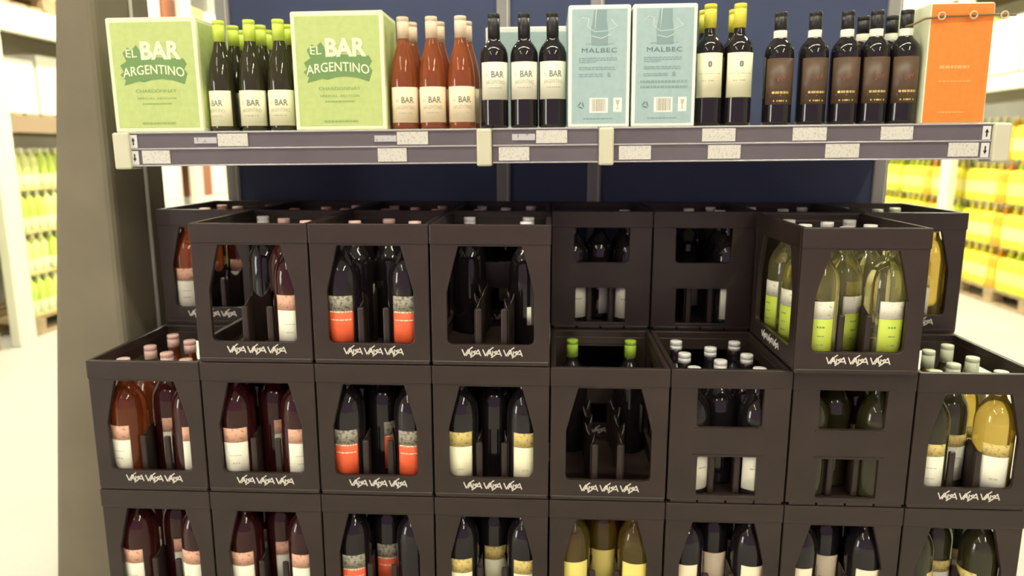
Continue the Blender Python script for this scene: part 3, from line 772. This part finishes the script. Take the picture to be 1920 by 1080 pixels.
for i, cyy in enumerate((2.50, 4.05)):
    pallet((LX, cyy, 0), R(90), 'wooden pallet under lime drinks in the rack beyond the pillar', 'lime drink pallets')
    for ti in range(4):
        for c in range(4):
            P = LG[(ti + c) % 2]
            place_pack(P, LX + .40 - P[2] / 2 - .012, cyy - .6 + .03 + P[1] / 2 + c * (P[1] + .009), PAL + ti * .3185,
                       'pack of lime drinks, %s on the pallet %s the white rack post' % (TN[ti], ['before', 'behind'][i]), 'lime drink packs')
for i, cyy in enumerate((5.36, 6.86, 8.16)):
    pallet((LX, cyy, 0), R(90), 'wooden pallet under white cartons deeper in the rack', 'white goods pallets')
    for ti in range(3):
        for c in range(3):
            goods_box(LX, cyy - .4 + c * .4, PAL + ti * .37, .76, .39, .365, wc if (ti, c) not in ((2, 0), (2, 2)) or i == 0 else brc, 'carton on a floor pallet deep in the rack, %s' % TN[ti], 'floor pallet cartons')
RX = 5.70
for i, cyy in enumerate((3.78, 5.14, 6.46, 7.76)):
    pallet((RX, cyy, 0), R(90), 'wooden pallet under the yellow drink packs', 'yellow drink pallets')
    for ti in range(4):
        yy = cyy - .59
        for c, P in enumerate(((YL, YO, YM), (YM, YO, YL), (YL, YO, YL), (YM, YO, YL))[(ti + i) % 4]):
            place_pack(P, RX - .40 + P[2] / 2 + .015, yy + P[1] / 2, PAL + ti * .390,
                       '%s drinks pack, %s, %s yellow-drinks pallet from the front' % (['broad yellow', 'narrow orange', 'broad lime-yellow'][0 if P is YL else 1 if P is YO else 2], TN[ti], ORD[i]), 'yellow drink packs')
            yy += P[1] + .026
def rack(x, face, y0, ys, levels, label):
    t = thing('pallet_rack', label, 'rack', (x, y0, 0))
    for y in ys:
        for dx in (0, -face * 1.02):
            link('rack_post', bevel(MB().box(dx - .035, dx + .035, y - .09, y + .09, 0, 3.6).mesh('rack_post', rack_white), .006), t)
    for z, hh, bm_ in levels:
        for dx in (0, -face * 1.02):
            for ya, yb_ in zip(ys, ys[1:]):
                link('rack_beam', bevel(MB().box(dx - .03, dx + .03, ya + .09, yb_ - .09, z - hh, z + hh).mesh('rack_beam', bm_), .006), t)
        y = ys[0] + .10
        while y < ys[-1] - .2:
            xa, xb_ = sorted((-face * 1.04, face * .03))
            link('deck_plank', MB().box(xa, xb_, y, y + .12, z + hh, z + hh + .02).mesh('deck_plank', wood_m), t); y += .17
    return t
rack(-2.62, 1, 0, [3.25, 6.11, 9.0], [(1.585, .06, rack_brown), (2.32, .095, rack_white)], 'white pallet rack loaded with cartons beyond the pillar')
rack(5.18, -1, 0, [3.05, 5.80, 8.55], [(1.98, .065, rack_white), (2.9, .065, rack_white)], 'white pallet rack above the yellow drinks')
for i in range(4):
    pallet((LX, 4.05 + i * 1.27, 2.436), R(90), 'wooden pallet up on the top beam of the white rack', 'pallets on the top beam')
wc2 = mat('orange_goods', (.80, .46, .12), .6); wc3 = mat('lime_goods', (.62, .72, .15), .6)
for i in range(11):
    y = 3.60 + i * .48
    goods_box(-3.11, y, 1.666, .80, .44, .40 + .05 * (i % 2), wc, 'white carton on the brown middle beam of the rack beyond the pillar', 'white cartons on the left rack')
for i in range(10):
    goods_box(-3.08, 3.70 + i * .48, 2.582, .70, .42, .36, [wc2, wc, brc][i % 3], 'carton on a pallet on the top beam of the white rack', 'upper cartons on the left rack')
for i in range(10):
    y = 3.42 + i * .48
    goods_box(5.66, y, 2.066, .70, .44, .50 + .05 * (i % 2), [wc, wc, wc3][i % 3], 'pale carton on the beam above the yellow drinks', 'pale cartons on the right rack')
    goods_box(5.66, y, 2.986, .70, .44, .45, [wc, wc2][int(i % 6 == 3)], 'carton on the top beam above the yellow drinks', 'top cartons on the right rack')
